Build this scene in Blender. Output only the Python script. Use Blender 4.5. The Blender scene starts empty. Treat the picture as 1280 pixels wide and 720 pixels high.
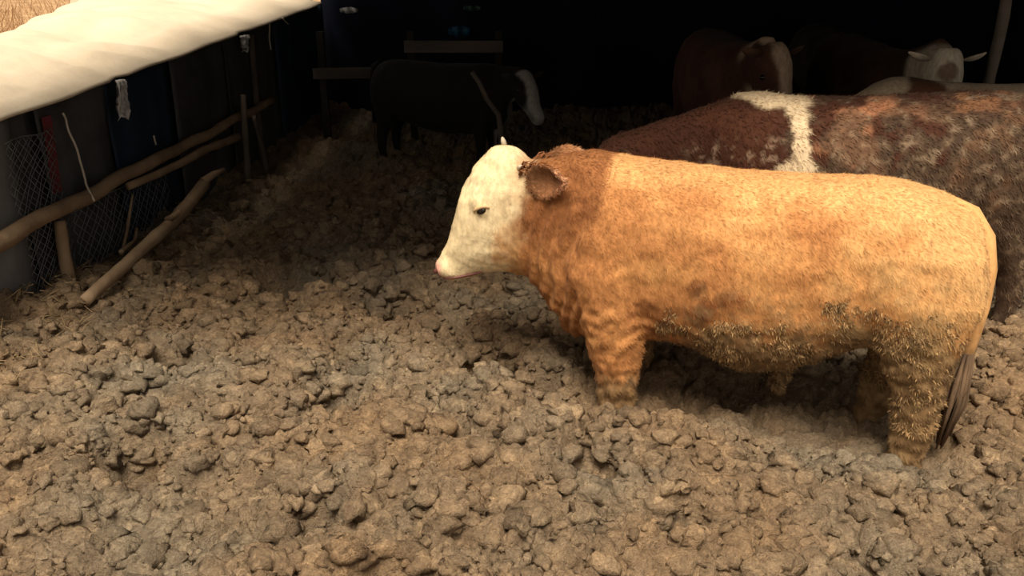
import bpy, bmesh, math, random
import numpy as np
from mathutils import Vector, Matrix, noise
from mathutils.bvhtree import BVHTree

random.seed(11)
rng = np.random.default_rng(11)
scene = bpy.context.scene
COL = scene.collection
R = math.radians

# ------------------------------------------------------------------ camera
cam_d = bpy.data.cameras.new('camera')
cam_d.sensor_width = 36.0
cam_d.lens = 1109.0 / 1280.0 * 36.0
cam_d.clip_end = 300
cam = bpy.data.objects.new('camera', cam_d)
cam.location = (0, 0, 1.7)
cam.rotation_euler = (R(90 - 21.6), 0, 0)
COL.objects.link(cam)
scene.camera = cam

# ------------------------------------------------------------------ light
world = bpy.data.worlds.new('hazy_sky')
scene.world = world
world.use_nodes = True
bg = world.node_tree.nodes['Background']
bg.inputs['Color'].default_value = (1.0, 0.90, 0.77, 1)
bg.inputs['Strength'].default_value = 0.36
sun_d = bpy.data.lights.new('sun', 'SUN')
sun_d.energy = 4.7
sun_d.angle = R(36)
sun_d.color = (1.0, 0.87, 0.70)
sun = bpy.data.objects.new('sun', sun_d)
sun.location = (0, -6, 8)
sun.rotation_euler = (R(90 - 66), 0, R(-5))     # low hazy sun behind the photographer
COL.objects.link(sun)
vs = scene.view_settings
vs.view_transform = 'Standard'
vs.look = 'None'
vs.gamma = 1
vs.use_curve_mapping = False
vs.exposure = 0.26

# ------------------------------------------------------------------ helpers
def tag(o, label=None, cat=None, group=None, kind=None):
    if label: o['label'] = label
    if cat: o['category'] = cat
    if group: o['group'] = group
    if kind: o['kind'] = kind
    return o

def link(name, me, mat=None, parent=None):
    o = bpy.data.objects.new(name, me)
    COL.objects.link(o)
    if mat and me is not None and not me.materials: me.materials.append(mat)
    if parent: o.parent = parent
    return o

def empty(name, loc=(0, 0, 0), rz=0, s=1):
    o = bpy.data.objects.new(name, None)
    o.empty_display_size = .1
    COL.objects.link(o)
    o.location = loc; o.rotation_euler = (0, 0, rz); o.scale = (s, s, s)
    return o

def mesh(name, verts, faces, smooth=True):
    me = bpy.data.meshes.new(name)
    me.from_pydata([tuple(v) for v in verts], [], faces)
    me.update()
    if smooth:
        me.polygons.foreach_set('use_smooth', np.ones(len(me.polygons), dtype=bool))
    return me

class MB:
    def __init__(s): s.v = []; s.f = []
    def loft(s, rings):
        b = len(s.v); n = len(rings[0])
        for r in rings: s.v += [Vector(p) for p in r]
        for i in range(len(rings) - 1):
            for j in range(n):
                a = b + i*n + j; c = b + i*n + (j+1) % n
                s.f.append((a, c, c + n, a + n))
        for k, rev in ((0, True), (len(rings) - 1, False)):
            c = sum((Vector(p) for p in rings[k]), Vector()) / n
            ci = len(s.v); s.v.append(c)
            for j in range(n):
                a = b + k*n + j; d = b + k*n + (j+1) % n
                s.f.append((d, a, ci) if rev else (a, d, ci))
    def tube(s, pts, rad, n=10):
        pts = [Vector(p) for p in pts]
        if not hasattr(rad, '__len__'): rad = [rad]*len(pts)
        rings = []
        up = Vector((0, 0, 1))
        d0 = (pts[1] - pts[0]).normalized()
        u = d0.cross(up if abs(d0.z) < .9 else Vector((1, 0, 0))).normalized()
        for i, p in enumerate(pts):
            d = (pts[min(i+1, len(pts)-1)] - pts[max(i-1, 0)]).normalized()
            u = (u - d*u.dot(d)).normalized(); w = d.cross(u)
            rings.append([p + rad[i]*(math.cos(a)*u + math.sin(a)*w) for a in (2*math.pi*j/n for j in range(n))])
        s.loft(rings)
    def box(s, c, h, rz=0, tilt=0):
        b = len(s.v); M = Matrix.Rotation(rz, 3, 'Z') @ Matrix.Rotation(tilt, 3, 'X')
        for sx in (-1, 1):
            for sy in (-1, 1):
                for sz in (-1, 1):
                    s.v.append(Vector(c) + M @ Vector((sx*h[0], sy*h[1], sz*h[2])))
        s.f += [tuple(b+i for i in q) for q in ((0,1,3,2),(4,6,7,5),(0,4,5,1),(2,3,7,6),(0,2,6,4),(1,5,7,3))]
    def mesh(s, name, smooth=True): return mesh(name, s.v, s.f, smooth)
    def build(s, name, mat, parent=None, smooth=True): return link(name, s.mesh(name, smooth), mat, parent)

def ring(c, u, v, n=22, e=2.0):
    c, u, v = Vector(c), Vector(u), Vector(v); out = []
    for j in range(n):
        a = 2*math.pi*j/n; ca, sa = math.cos(a), math.sin(a)
        out.append(c + u*math.copysign(abs(ca)**(2/e), ca) + v*math.copysign(abs(sa)**(2/e), sa))
    return out

def side_ring(top, bot, w, e=2.2, y=0, n=22):
    t = Vector((top[0], y, top[1])); b = Vector((bot[0], y, bot[1]))
    return ring((t+b)/2, (0, w, 0), (t-b)/2, n, e)

def fbm(p, s, o=3):
    return noise.fractal(Vector(p)*s, 1.0, 2.0, o)      # about -1..1

def remeshed(mb, voxel, smooth_it=6):
    me = mb.mesh('tmp'); o = bpy.data.objects.new('tmp', me); COL.objects.link(o)
    m = o.modifiers.new('r', 'REMESH'); m.mode = 'VOXEL'; m.voxel_size = voxel
    m = o.modifiers.new('s', 'SMOOTH'); m.factor = .5; m.iterations = smooth_it
    dg = bpy.context.evaluated_depsgraph_get()
    out = bpy.data.meshes.new_from_object(o.evaluated_get(dg))
    bpy.data.objects.remove(o); bpy.data.meshes.remove(me)
    out.polygons.foreach_set('use_smooth', np.ones(len(out.polygons), dtype=bool))
    return out

def sstep(a, b, x):
    t = min(1, max(0, (x-a)/(b-a))); return t*t*(3-2*t)
def mix3(a, b, t): return tuple(a[i]*(1-t) + b[i]*t for i in range(3))

# ------------------------------------------------------------------ materials
def new_mat(name):
    m = bpy.data.materials.new(name); m.use_nodes = True
    nt = m.node_tree; b = nt.nodes['Principled BSDF']
    return m, nt, b
def N(nt, t, **k):
    n = nt.nodes.new(t)
    for a, v in k.items(): setattr(n, a, v)
    return n

def noise_mat(name, c1, c2, scale=6, rough=.85, bump=.3, bscale=40, stretch=(1, 1, 1), detail=6, bdist=.02, spec=.25, c3=None):
    m, nt, b = new_mat(name)
    tc = N(nt, 'ShaderNodeTexCoord'); mp = N(nt, 'ShaderNodeMapping'); mp.inputs['Scale'].default_value = stretch
    nt.links.new(tc.outputs['Object'], mp.inputs['Vector'])
    n1 = N(nt, 'ShaderNodeTexNoise'); n1.inputs['Scale'].default_value = scale; n1.inputs['Detail'].default_value = detail
    r = N(nt, 'ShaderNodeValToRGB')
    r.color_ramp.elements[0].position = .32; r.color_ramp.elements[1].position = .68
    r.color_ramp.elements[0].color = (*c1, 1); r.color_ramp.elements[1].color = (*c2, 1)
    if c3:
        e = r.color_ramp.elements.new(.82); e.color = (*c3, 1)
    nt.links.new(mp.outputs[0], n1.inputs['Vector']); nt.links.new(n1.outputs['Fac'], r.inputs[0])
    nt.links.new(r.outputs[0], b.inputs['Base Color'])
    n2 = N(nt, 'ShaderNodeTexNoise'); n2.inputs['Scale'].default_value = bscale; n2.inputs['Detail'].default_value = 5
    nt.links.new(mp.outputs[0], n2.inputs['Vector'])
    bp = N(nt, 'ShaderNodeBump'); bp.inputs['Strength'].default_value = bump; bp.inputs['Distance'].default_value = bdist
    nt.links.new(n2.outputs['Fac'], bp.inputs['Height']); nt.links.new(bp.outputs[0], b.inputs['Normal'])
    b.inputs['Roughness'].default_value = rough; b.inputs['Specular IOR Level'].default_value = spec
    return m

def mud_mat(name):
    m, nt, b = new_mat(name)
    geo = N(nt, 'ShaderNodeNewGeometry')
    def nz(scale, detail=5, rough=.6):
        n = N(nt, 'ShaderNodeTexNoise'); n.inputs['Scale'].default_value = scale
        n.inputs['Detail'].default_value = detail; n.inputs['Roughness'].default_value = rough
        nt.links.new(geo.outputs['Position'], n.inputs['Vector']); return n
    def ramp(n, stops):
        r = N(nt, 'ShaderNodeValToRGB')
        while len(r.color_ramp.elements) < len(stops): r.color_ramp.elements.new(.5)
        for e, (p, c) in zip(r.color_ramp.elements, stops): e.position = p; e.color = (*c, 1)
        nt.links.new(n.outputs['Fac'], r.inputs[0]); return r
    def mixc(a, bb, fac, mode='MIX'):
        x = N(nt, 'ShaderNodeMix', data_type='RGBA', blend_type=mode)
        if hasattr(fac, 'node'): nt.links.new(fac, x.inputs[0])
        else: x.inputs[0].default_value = fac
        nt.links.new(a, x.inputs[6]); nt.links.new(bb, x.inputs[7]); return x.outputs[2]
    big = ramp(nz(1.1, 3), [(.36, (.345, .236, .140)), (.5, (.328, .243, .158)), (.64, (.292, .246, .180))])
    mid = ramp(nz(13, 7, .7), [(.32, (.68, .64, .60)), (.5, (1.0, .98, .95)), (.68, (1.42, 1.36, 1.26))])
    fine = ramp(nz(75, 5, .7), [(.34, (.72, .69, .66)), (.55, (1, 1, 1)), (.7, (1.4, 1.36, 1.3))])
    c = mixc(big.outputs[0], mid.outputs[0], 1.0, 'MULTIPLY')
    c = mixc(c, fine.outputs[0], 1.0, 'MULTIPLY')
    ta = N(nt, 'ShaderNodeAttribute', attribute_name='tone')
    c = mixc(c, ta.outputs['Color'], 1.0, 'MULTIPLY')
    nt.links.new(c, b.inputs['Base Color'])
    rr = N(nt, 'ShaderNodeMapRange'); rr.inputs['To Min'].default_value = .55; rr.inputs['To Max'].default_value = .95
    nt.links.new(nz(5, 3).outputs['Fac'], rr.inputs[0]); nt.links.new(rr.outputs[0], b.inputs['Roughness'])
    b.inputs['Specular IOR Level'].default_value = .3
    b1 = N(nt, 'ShaderNodeBump'); b1.inputs['Strength'].default_value = 1.0; b1.inputs['Distance'].default_value = .03
    nt.links.new(nz(38, 6, .65).outputs['Fac'], b1.inputs['Height'])
    b2 = N(nt, 'ShaderNodeBump'); b2.inputs['Strength'].default_value = .7; b2.inputs['Distance'].default_value = .01
    nt.links.new(nz(140, 4).outputs['Fac'], b2.inputs['Height']); nt.links.new(b1.outputs[0], b2.inputs['Normal'])
    nt.links.new(b2.outputs[0], b.inputs['Normal'])
    return m

def coat_mat(name):
    m, nt, b = new_mat(name)
    at = N(nt, 'ShaderNodeAttribute', attribute_name='coat')
    tc = N(nt, 'ShaderNodeTexCoord'); mp = N(nt, 'ShaderNodeMapping'); mp.inputs['Scale'].default_value = (1, 1, .35)
    nt.links.new(tc.outputs['Object'], mp.inputs['Vector'])
    n = N(nt, 'ShaderNodeTexNoise'); n.inputs['Scale'].default_value = 55; n.inputs['Detail'].default_value = 5
    nt.links.new(mp.outputs[0], n.inputs['Vector'])
    r = N(nt, 'ShaderNodeValToRGB')
    r.color_ramp.elements[0].position = .3; r.color_ramp.elements[0].color = (.80, .78, .76, 1)
    r.color_ramp.elements[1].position = .7; r.color_ramp.elements[1].color = (1.15, 1.15, 1.15, 1)
    nt.links.new(n.outputs['Fac'], r.inputs[0])
    x = N(nt, 'ShaderNodeMix', data_type='RGBA', blend_type='MULTIPLY'); x.inputs[0].default_value = 1
    nt.links.new(at.outputs['Color'], x.inputs[6]); nt.links.new(r.outputs[0], x.inputs[7])
    nt.links.new(x.outputs[2], b.inputs['Base Color'])
    bp = N(nt, 'ShaderNodeBump'); bp.inputs['Strength'].default_value = .5; bp.inputs['Distance'].default_value = .008
    nt.links.new(n.outputs['Fac'], bp.inputs['Height']); nt.links.new(bp.outputs[0], b.inputs['Normal'])
    b.inputs['Roughness'].default_value = .8; b.inputs['Specular IOR Level'].default_value = .15
    b.inputs['Sheen Weight'].default_value = .04; b.inputs['Sheen Roughness'].default_value = .5
    return m

def plain(name, c, rough=.6, spec=.3):
    m = noise_mat(name, tuple(x*.85 for x in c), tuple(min(1, x*1.12) for x in c), 14, rough, .15, 80, spec=spec, bdist=.004)
    return m

M = {}
M['mud'] = mud_mat('wet_dung_mud')
M['coat'] = coat_mat('cattle_coat')
M['tarp'] = noise_mat('cream_tarpaulin', (.68, .57, .425), (.77, .66, .505), 2.2, .65, .35, 7, bdist=.03)
M['sheet'] = noise_mat('dark_rubber_sheet', (.050, .050, .055), (.085, .085, .09), 5, .6, .4, 9, bdist=.02)
M['sheet_blue'] = noise_mat('dark_blue_sheet', (.018, .03, .055), (.03, .045, .075), 5, .55, .4, 9, bdist=.02)
M['sheet_grey'] = noise_mat('grey_plastic_sheet', (.13, .125, .13), (.19, .185, .185), 5, .55, .4, 9, bdist=.02)
M['wood'] = noise_mat('weathered_pole_wood', (.21, .14, .085), (.38, .27, .17), 5, .8, .6, 30, (1, 1, 1), bdist=.01)
M['wood_dark'] = noise_mat('old_dark_wood', (.075, .06, .048), (.14, .11, .085), 5, .85, .5, 25, bdist=.01)
M['plank'] = noise_mat('grey_plank_wood', (.16, .13, .10), (.26, .21, .165), 6, .85, .4, 30, (.3, 1, 1), bdist=.008)
M['rack_dark'] = noise_mat('shade_black_wood', (.02, .017, .015), (.035, .03, .026), 5, .9, .4, 25, bdist=.01)  # shade put into the colour, so the rack posts sink into the dark
M['rack'] = noise_mat('dull_rack_wood', (.085, .068, .058), (.15, .12, .105), 6, .9, .4, 30, (.3, 1, 1), bdist=.008)
M['wire'] = plain('dull_grey_wire', (.15, .15, .16), .6, .4)
M['rope'] = plain('pale_frayed_rope', (.55, .48, .40), .9)
M['rag'] = noise_mat('dirty_grey_rag', (.36, .36, .36), (.62, .60, .58), 25, .85, .5, 60, bdist=.01)
M['red'] = plain('faded_red_cloth', (.17, .035, .04), .8)
M['blue'] = plain('bright_blue_plastic', (.012, .085, .16), .5)
M['green'] = plain('dull_green_plastic', (.04, .09, .075), .5)
M['eye'] = plain('wet_dark_eye', (.012, .008, .006), .15, .6)
M['horn'] = plain('pale_horn', (.60, .52, .40), .45)
M['hoofskin'] = plain('pink_nose_skin', (.62, .30, .24), .5)
M['back'] = noise_mat('dark_blue_black_tarp', (.006, .008, .016), (.011, .015, .032), 2, .75, .4, 5, bdist=.03, spec=.1)  # bluish sheet set near black, so its colour carries the shed's darkness
M['roof'] = noise_mat('rusty_roof_sheet', (.04, .033, .03), (.07, .055, .045), 3, .8, .2, 20)
M['field'] = noise_mat('dry_grass_field', (.36, .22, .12), (.56, .38, .22), 3, .95, .6, 20, bdist=.05, spec=.05)
M['straw'] = noise_mat('dry_straw', (.22, .15, .08), (.34, .25, .14), 20, .85, .2, 40)
M['tailhair'] = noise_mat('muddy_tail_hair', (.10, .065, .04), (.19, .12, .07), 30, .85, .4, 60, (1, 1, .2))

# ------------------------------------------------------------------ mud ground
def hsh(ix, iy, seed):
    h = (ix.astype(np.int64)*374761393 + iy.astype(np.int64)*668265263 + seed*1442695041) & 0xFFFFFFFF
    h = ((h ^ (h >> 13))*1274126177) & 0xFFFFFFFF
    h = h ^ (h >> 16)
    return (h & 0xFFFF)/65535.0

def vnoise(x, y, cell, seed):
    x = x/cell; y = y/cell
    ix = np.floor(x); iy = np.floor(y); fx = x-ix; fy = y-iy
    fx = fx*fx*(3-2*fx); fy = fy*fy*(3-2*fy)
    a = hsh(ix, iy, seed); b = hsh(ix+1, iy, seed); c = hsh(ix, iy+1, seed); d = hsh(ix+1, iy+1, seed)
    return ((a*(1-fx)+b*fx)*(1-fy) + (c*(1-fx)+d*fx)*fy)*2-1

def clods(x, y, cell, seed, fill=.8):
    """height of a bed of rounded lumps, 0..1"""
    gx = np.floor(x/cell); gy = np.floor(y/cell); out = np.zeros_like(x)
    for dx in (-1, 0, 1):
        for dy in (-1, 0, 1):
            cx = gx+dx; cy = gy+dy
            px = (cx + hsh(cx, cy, seed))*cell; py = (cy + hsh(cx, cy, seed+7))*cell
            r = cell*(.35 + .45*hsh(cx, cy, seed+13)); hh = .35 + .65*hsh(cx, cy, seed+21)
            ang = 6.28*hsh(cx, cy, seed+31); st = .7 + .6*hsh(cx, cy, seed+37)
            ux = (x-px)*np.cos(ang)+(y-py)*np.sin(ang); uy = (-(x-px)*np.sin(ang)+(y-py)*np.cos(ang))*st
            q = 1-(ux*ux+uy*uy)/(r*r)
            out = np.maximum(out, np.where(hsh(cx, cy, seed+41) < fill, hh*np.maximum(q, 0)**.5, 0))
    return out

def blocks(x, y, cell, seed, gap=.35, step=.45):
    """broken clods with deep gaps between them, each at its own height, 0..1"""
    gx = np.floor(x/cell); gy = np.floor(y/cell)
    f1 = np.full_like(x, 9.0); f2 = np.full_like(x, 9.0); hid = np.zeros_like(x); tx = np.zeros_like(x)
    for dx in (-1, 0, 1):
        for dy in (-1, 0, 1):
            cx = gx+dx; cy = gy+dy
            ex = x/cell - cx - hsh(cx, cy, seed); ey = y/cell - cy - hsh(cx, cy, seed+7)
            d = np.sqrt(ex*ex+ey*ey) + .25*hsh(cx, cy, seed+9)
            near = d < f1
            f2 = np.where(near, f1, np.minimum(f2, d))
            hid = np.where(near, hsh(cx, cy, seed+17), hid)
            tx = np.where(near, (hsh(cx, cy, seed+23)-.5)*ex + (hsh(cx, cy, seed+29)-.5)*ey, tx)
            f1 = np.minimum(f1, d)
    e = np.clip((f2-f1)/gap, 0, 1)
    return np.sqrt(1-(1-e)**2)*(1-step + step*hid) + .5*tx*e

PITS = [(-1.36, 2.75, .13, .10), (-.32, 1.98, .13, .11), (-.64, 2.38, .10, .09), (-1.24, 2.0, .12, .08),
        (.55, 2.35, .09, .06), (.28, 2.7, .10, .08), (.48, 2.62, .06, .07), (-.1, 2.9, .12, .07), (-.75, 3.3, .14, .09),
        (-1.5, 3.55, .13, .08), (.95, 1.75, .10, .07), (1.25, 2.1, .10, .06), (-.1, 3.7, .16, .10), (.1, 3.45, .13, .1),
        (-.6, 4.3, .2, .1), (-1.2, 4.6, .2, .1), (-.2, 1.55, .09, .06), (.32, 1.5, .07, .06), (1.9, 2.5, .1, .07)]
BULL_O = (1.02, 3.277); BULL_A = math.atan2(.318, -.948)

def ground_h(x, y):
    x = np.asarray(x, float); y = np.asarray(y, float)
    wx = x + .035*vnoise(x, y, .17, 3) + .016*vnoise(x, y, .06, 4); wy = y + .035*vnoise(x, y, .17, 5) + .016*vnoise(x, y, .06, 6)
    h = .055*vnoise(x, y, 1.3, 1) + .045*vnoise(x, y, .55, 2) + .03*vnoise(x, y, .25, 8)
    h = h + .060*clods(wx, wy, .26, 100, .55) + .065*blocks(wx, wy, .16, 200, .5, .7) + .040*blocks(wx+.3, wy, .085, 300, .5, .6)*(.8+.4*vnoise(x, y, .4, 77))
    h = h + .022*blocks(wx, wy+.2, .042, 350, .5, .5) + .010*clods(x, y, .028, 400, .6) - .04
    h = h + .012*vnoise(wx, wy, .035, 9) + .007*vnoise(x, y, .017, 10) - .095
    for (px, py, r, d) in PITS:
        q = ((x-px)**2 + (y-py)**2)/(r*r)
        h = h - 2.1*d*np.exp(-q**2) + .35*d*np.exp(-(np.sqrt(q)-1.5)**2*3)
    fx, fy = math.cos(BULL_A), math.sin(BULL_A)
    lx = (x-BULL_O[0])*fx + (y-BULL_O[1])*fy; ly = -(x-BULL_O[0])*fy + (y-BULL_O[1])*fx
    h = h - .055*np.exp(-((lx+.02)/.62)**4 - ((ly+.03)/.33)**4)
    # heaped against the left wall
    wl = x - (-2.443 + .0964*(y-3.88))
    h = h + .10*np.exp(-np.maximum(wl, 0)/.25)
    h = h + .10*np.exp(-((x+1.9)/.5)**2 - ((y-3.3)/.5)**2)
    return h

ys = [-2.5]
while ys[-1] < 9.6:
    y = ys[-1]
    ys.append(y + (.06 if y < 1.0 else .009 if y < 2.4 else .009*(y/2.4)**1.6 if y < 6 else .05))
ys = np.array(ys)
NX = 620
tt = np.linspace(-1, 1, NX)
hw = np.where(ys < 1.2, 2.8, np.clip(1.4 + .62*ys, 2.4, 6.2))
X = np.empty((len(ys), NX)); Y = np.repeat(ys[:, None], NX, 1)
XL = np.maximum(-hw, -2.75 + 0*ys); 
for i in range(len(ys)):
    wallx = -2.55 + .0964*(ys[i]-3.88)
    lo = max(-hw[i], wallx) if ys[i] > 1 else -hw[i]
    X[i] = np.linspace(lo, hw[i], NX)
Z = ground_h(X, Y)
nv = X.size
co = np.stack([X, Y, Z], -1).reshape(-1, 3)
idx = np.arange(nv).reshape(len(ys), NX)
quads = np.stack([idx[:-1, :-1], idx[:-1, 1:], idx[1:, 1:], idx[1:, :-1]], -1).reshape(-1, 4)
me = bpy.data.meshes.new('floor')
me.vertices.add(nv); me.vertices.foreach_set('co', co.ravel())
me.loops.add(quads.size); me.loops.foreach_set('vertex_index', quads.ravel())
me.polygons.add(len(quads)); me.polygons.foreach_set('loop_start', np.arange(len(quads))*4)
me.polygons.foreach_set('use_smooth', np.ones(len(quads), dtype=bool))
me.update(calc_edges=True)
def set_tone(me, val):
    at = me.attributes.new('tone', 'FLOAT', 'POINT')
    at.data.foreach_set('value', np.broadcast_to(np.asarray(val, dtype=np.float32), len(me.vertices)).copy())
set_tone(me, .9)
floor = link('floor', me, M['mud'])
tag(floor, 'churned brown mud and dung covering the pen ground', kind='structure')

# loose clods lying on the mud
def clod_mesh(k):
    bm = bmesh.new(); bmesh.ops.create_icosphere(bm, subdivisions=3, radius=1)
    off = Vector((k*7.3, k*3.1, k*1.7))
    for v in bm.verts:
        n = noise.noise(v.co*1.3+off)*.65 + noise.noise(v.co*2.8+off)*.55 + noise.noise(v.co*5.5+off)*.32 + .05
        v.co *= 1+n
        v.co.z *= .68
        v.co.x *= 1.1
    me = bpy.data.meshes.new('mud_clod'); bm.to_mesh(me); bm.free()
    me.polygons.foreach_set('use_smooth', np.ones(len(me.polygons), dtype=bool))
    me.materials.append(M['mud'])
    set_tone(me, .80 + .04*k)
    return me
CM = [clod_mesh(k) for k in range(10)]
def in_bull(x, y):
    fx, fy = math.cos(BULL_A), math.sin(BULL_A)
    lx = (x-BULL_O[0])*fx+(y-BULL_O[1])*fy; ly = -(x-BULL_O[0])*fy+(y-BULL_O[1])*fx
    return abs(lx) < .75 and -.34 < ly < .27
spots = []
while len(spots) < 13500:
    if len(spots) < 11500: y = 1.2 + 3.4*random.random()**.85
    else: y = 4.4 + 2.4*random.random()
    x = random.uniform(-1, 1)*(.62*y+.35)
    if x < -2.3 + .0964*(y-3.88) or in_bull(x, y): continue
    if any((x-p[0])**2+(y-p[1])**2 < (p[2]*.75)**2 for p in PITS): continue
    r = (.010 + .037*random.random()**2.6)*(1 if y < 4.4 else 1.3)
    spots.append((r/(y+.4), x, y, r))
spots.sort(reverse=True)
ZS = ground_h([s[1] for s in spots], [s[2] for s in spots])
vb, fb, tones = [], [], []
small = bmesh.new(); bmesh.ops.create_icosphere(small, subdivisions=2, radius=1)
sv0 = np.array([v.co[:] for v in small.verts]); small.verts.ensure_lookup_table()
sf0 = np.array([[v.index for v in f.verts] for f in small.faces]); small.free()
sv_var = []
for k in range(8):
    off = Vector((k*3.7, 1.9*k, 5.1*k))
    sv_var.append(np.array([v*(1.05+.75*noise.noise(Vector(v)*1.4+off)+.7*noise.noise(Vector(v)*3.1+off)) for v in sv0])*np.array([1.15, 1, .8]))
nb = 0
for i, (_, x, y, r) in enumerate(spots):
    z = float(ZS[i]) + r*random.uniform(-.65, .08)
    rot = (random.uniform(-.4, .4), random.uniform(-.4, .4), random.uniform(0, 6.28))
    if i < 300:
        o = link('mud_clod', CM[i % len(CM)], None, floor)
        o.location = (x, y, z); o.rotation_euler = rot; o.scale = (r, r, r)
    else:
        Mx = np.array(Matrix.Rotation(rot[2], 3, 'Z') @ Matrix.Rotation(rot[0], 3, 'X'))
        vb.append(sv_var[i % 8] @ Mx.T * r + np.array([x, y, z])); fb.append(sf0 + nb); nb += len(sv0); tones.append(min(1.7, max(.5, random.gauss(.96, .12))))
vb = np.concatenate(vb); fb = np.concatenate(fb)
me = bpy.data.meshes.new('mud_crumbs')
me.vertices.add(len(vb)); me.vertices.foreach_set('co', vb.ravel())
me.loops.add(fb.size); me.loops.foreach_set('vertex_index', fb.ravel().astype(np.int32))
me.polygons.add(len(fb)); me.polygons.foreach_set('loop_start', np.arange(len(fb))*3)
me.polygons.foreach_set('use_smooth', np.ones(len(fb), dtype=bool)); me.update(calc_edges=True)
set_tone(me, np.repeat(np.array(tones), len(sv0)))
o = link('mud_crumbs', me, M['mud'], floor); tag(o, kind='stuff')

# ------------------------------------------------------------------ left wall frame
WO = Vector((-2.443, 3.88, 0)); WF = Vector((.423, 4.39, 0)).normalized(); WN = Vector((WF.y, -WF.x, 0))
WA = math.atan2(WF.y, WF.x)
def W(s, off, z): return WO + WF*s + WN*off + Vector((0, 0, z))
def edge_z(s): return .921 + .035*s

mb = MB()
for i, s in enumerate((-2.05, 5.45)):
    mb.v += [W(s, -.12, -.1), W(s, -.05, -.1), W(s, -.05, edge_z(s)-.05), W(s, -.12, edge_z(s)-.05)]
mb.f += [(0, 1, 2, 3), (7, 6, 5, 4), (0, 4, 5, 1), (1, 5, 6, 2), (2, 6, 7, 3), (3, 7, 4, 0)]
wall_left = mb.build('wall_left', M['sheet'], None, False); tag(wall_left, 'dark low side wall of hung sheets under the cream tarp', kind='structure')
def wall_panel(s0, s1, mat, off=0, zt=None, seed=0):
    n, k = 14, 12; V = []; F = []
    for i in range(n+1):
        s = s0 + (s1-s0)*i/n
        for j in range(k+1):
            z = -.12 + ((zt or edge_z(s)-.03) + .12)*j/k
            d = off + .022*noise.noise(Vector((s*4+seed, z*1.5, seed))) + .010*math.sin(s*22+seed)*(1-z*.6)
            V.append(W(s, d, z)); 
    for i in range(n):
        for j in range(k):
            a = i*(k+1)+j; F.append((a, a+1, a+k+2, a+k+1))
    me = mesh('wall_panel', V, F); o = link('wall_panel', me, M[mat], wall_left)
    md = o.modifiers.new('t', 'SOLIDIFY'); md.thickness = .008
    return o
for k, (a, b, m, of) in enumerate([(-2.0, -.5, 'sheet_grey', .0), (-.47, .33, 'sheet_grey', .01), (.36, .52, 'sheet', -.015), (.55, 1.20, 'sheet', .012),
                                   (1.23, 2.0, 'sheet_blue', .0), (2.03, 2.9, 'sheet', .015), (2.93, 4.0, 'sheet', .0), (4.03, 5.45, 'sheet_blue', .01)]):
    wall_panel(a, b, m, of, seed=k*3.3)

def wood_pole(name, pts, rad, mat, label, cat='pole', group=None, seg=16, seed=0, knots=True, parent=None):
    pts = [Vector(p) for p in pts]
    # resample the polyline
    L = [0]
    for a, b in zip(pts, pts[1:]): L.append(L[-1]+(b-a).length)
    P = []; RR = []
    for i in range(seg+1):
        t = L[-1]*i/seg
        k = max(j for j in range(len(pts)-1) if L[j] <= t + 1e-9)
        u = (t-L[k])/(L[k+1]-L[k])
        p = pts[k].lerp(pts[k+1], u)
        q = Vector((noise.noise(Vector((t*2.5, seed, 0))), noise.noise(Vector((t*2.5, seed, 5))), noise.noise(Vector((t*2.5, seed, 9)))))
        P.append(p + q*rad[0]*.5)
        r = rad[0] + (rad[1]-rad[0])*i/seg
        RR.append(r*(1+.18*noise.noise(Vector((t*7, seed, 3)))))
    mb = MB(); mb.tube(P, RR, 12)
    o = mb.build(name, M[mat], parent)
    if label: tag(o, label, cat, group)
    return o
rail = wood_pole('rail_pole', [W(-1.9, .12, .40), W(-.04, .12, .418), W(1.93, .12, .428), W(3.55, .13, .45)], (.048, .030), 'wood', 'long weathered wooden pole lashed level along the dark side wall', seg=40, seed=1)
log = wood_pole('leaning_log', [Vector((-2.10, 4.03, .035)), Vector((-2.03, 4.62, .10)), Vector((-2.02, 5.35, .145)), Vector((-2.03, 5.72, .19))], (.031, .042), 'wood', 'thick stripped log lying on the mud, leaning towards the wall', 'log', seg=26, seed=4)
mb = MB(); mb.tube([Vector((-2.03, 5.0, .15)), Vector((-1.96, 4.99, .19)), Vector((-1.93, 4.95, .22))], [.02, .016, .012], 8); mb.build('branch_stub', M['wood'], log)
mb = MB(); mb.tube([Vector((-2.02, 5.66, .21)), Vector((-1.98, 5.76, .235)), Vector((-1.94, 5.85, .24))], [.03, .022, .015], 8); mb.build('branch_stub', M['wood'], log)
wood_pole('crooked_branch', [W(1.1, .13, .365), W(1.45, .16, .36), W(1.9, .17, .36), W(2.35, .15, .34), W(2.75, .14, .31)], (.022, .032), 'wood', 'crooked bare branch tied level below the long rail', 'branch', seg=24, seed=7)
wood_pole('short_post', [W(.40, .13, -.08), W(.41, .12, .15), W(.45, .10, .36)], (.036, .028), 'wood', 'short split post standing under the near end of the rail', 'post', seed=9)
wood_pole('thin_stake', [W(2.62, .215, .02), W(2.66, .215, .3), W(2.72, .215, .62)], (.028, .02), 'wood_dark', 'thin upright stake crossing the far end of the rail', 'stake', seed=12)
wood_pole('thin_stake', [W(2.92, .25, .0), W(2.86, .26, .2), W(2.74, .265, .46)], (.024, .016), 'wood_dark', 'slanting stake propped against the upright stake', 'stake', seed=15)
wood_pole('dead_twig', [W(.86, .16, .03), W(.98, .15, .14), W(1.15, .12, .30)], (.010, .007), 'wood', 'thin dead twig leaning on the mesh behind the log', 'twig', seed=17)
wood_pole('dead_twig', [W(.72, .24, .10), W(.95, .2, .09), W(1.05, .17, .13)], (.014, .008), 'wood', 'short twig lying in the litter beside the log', 'twig', seed=19)
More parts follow.
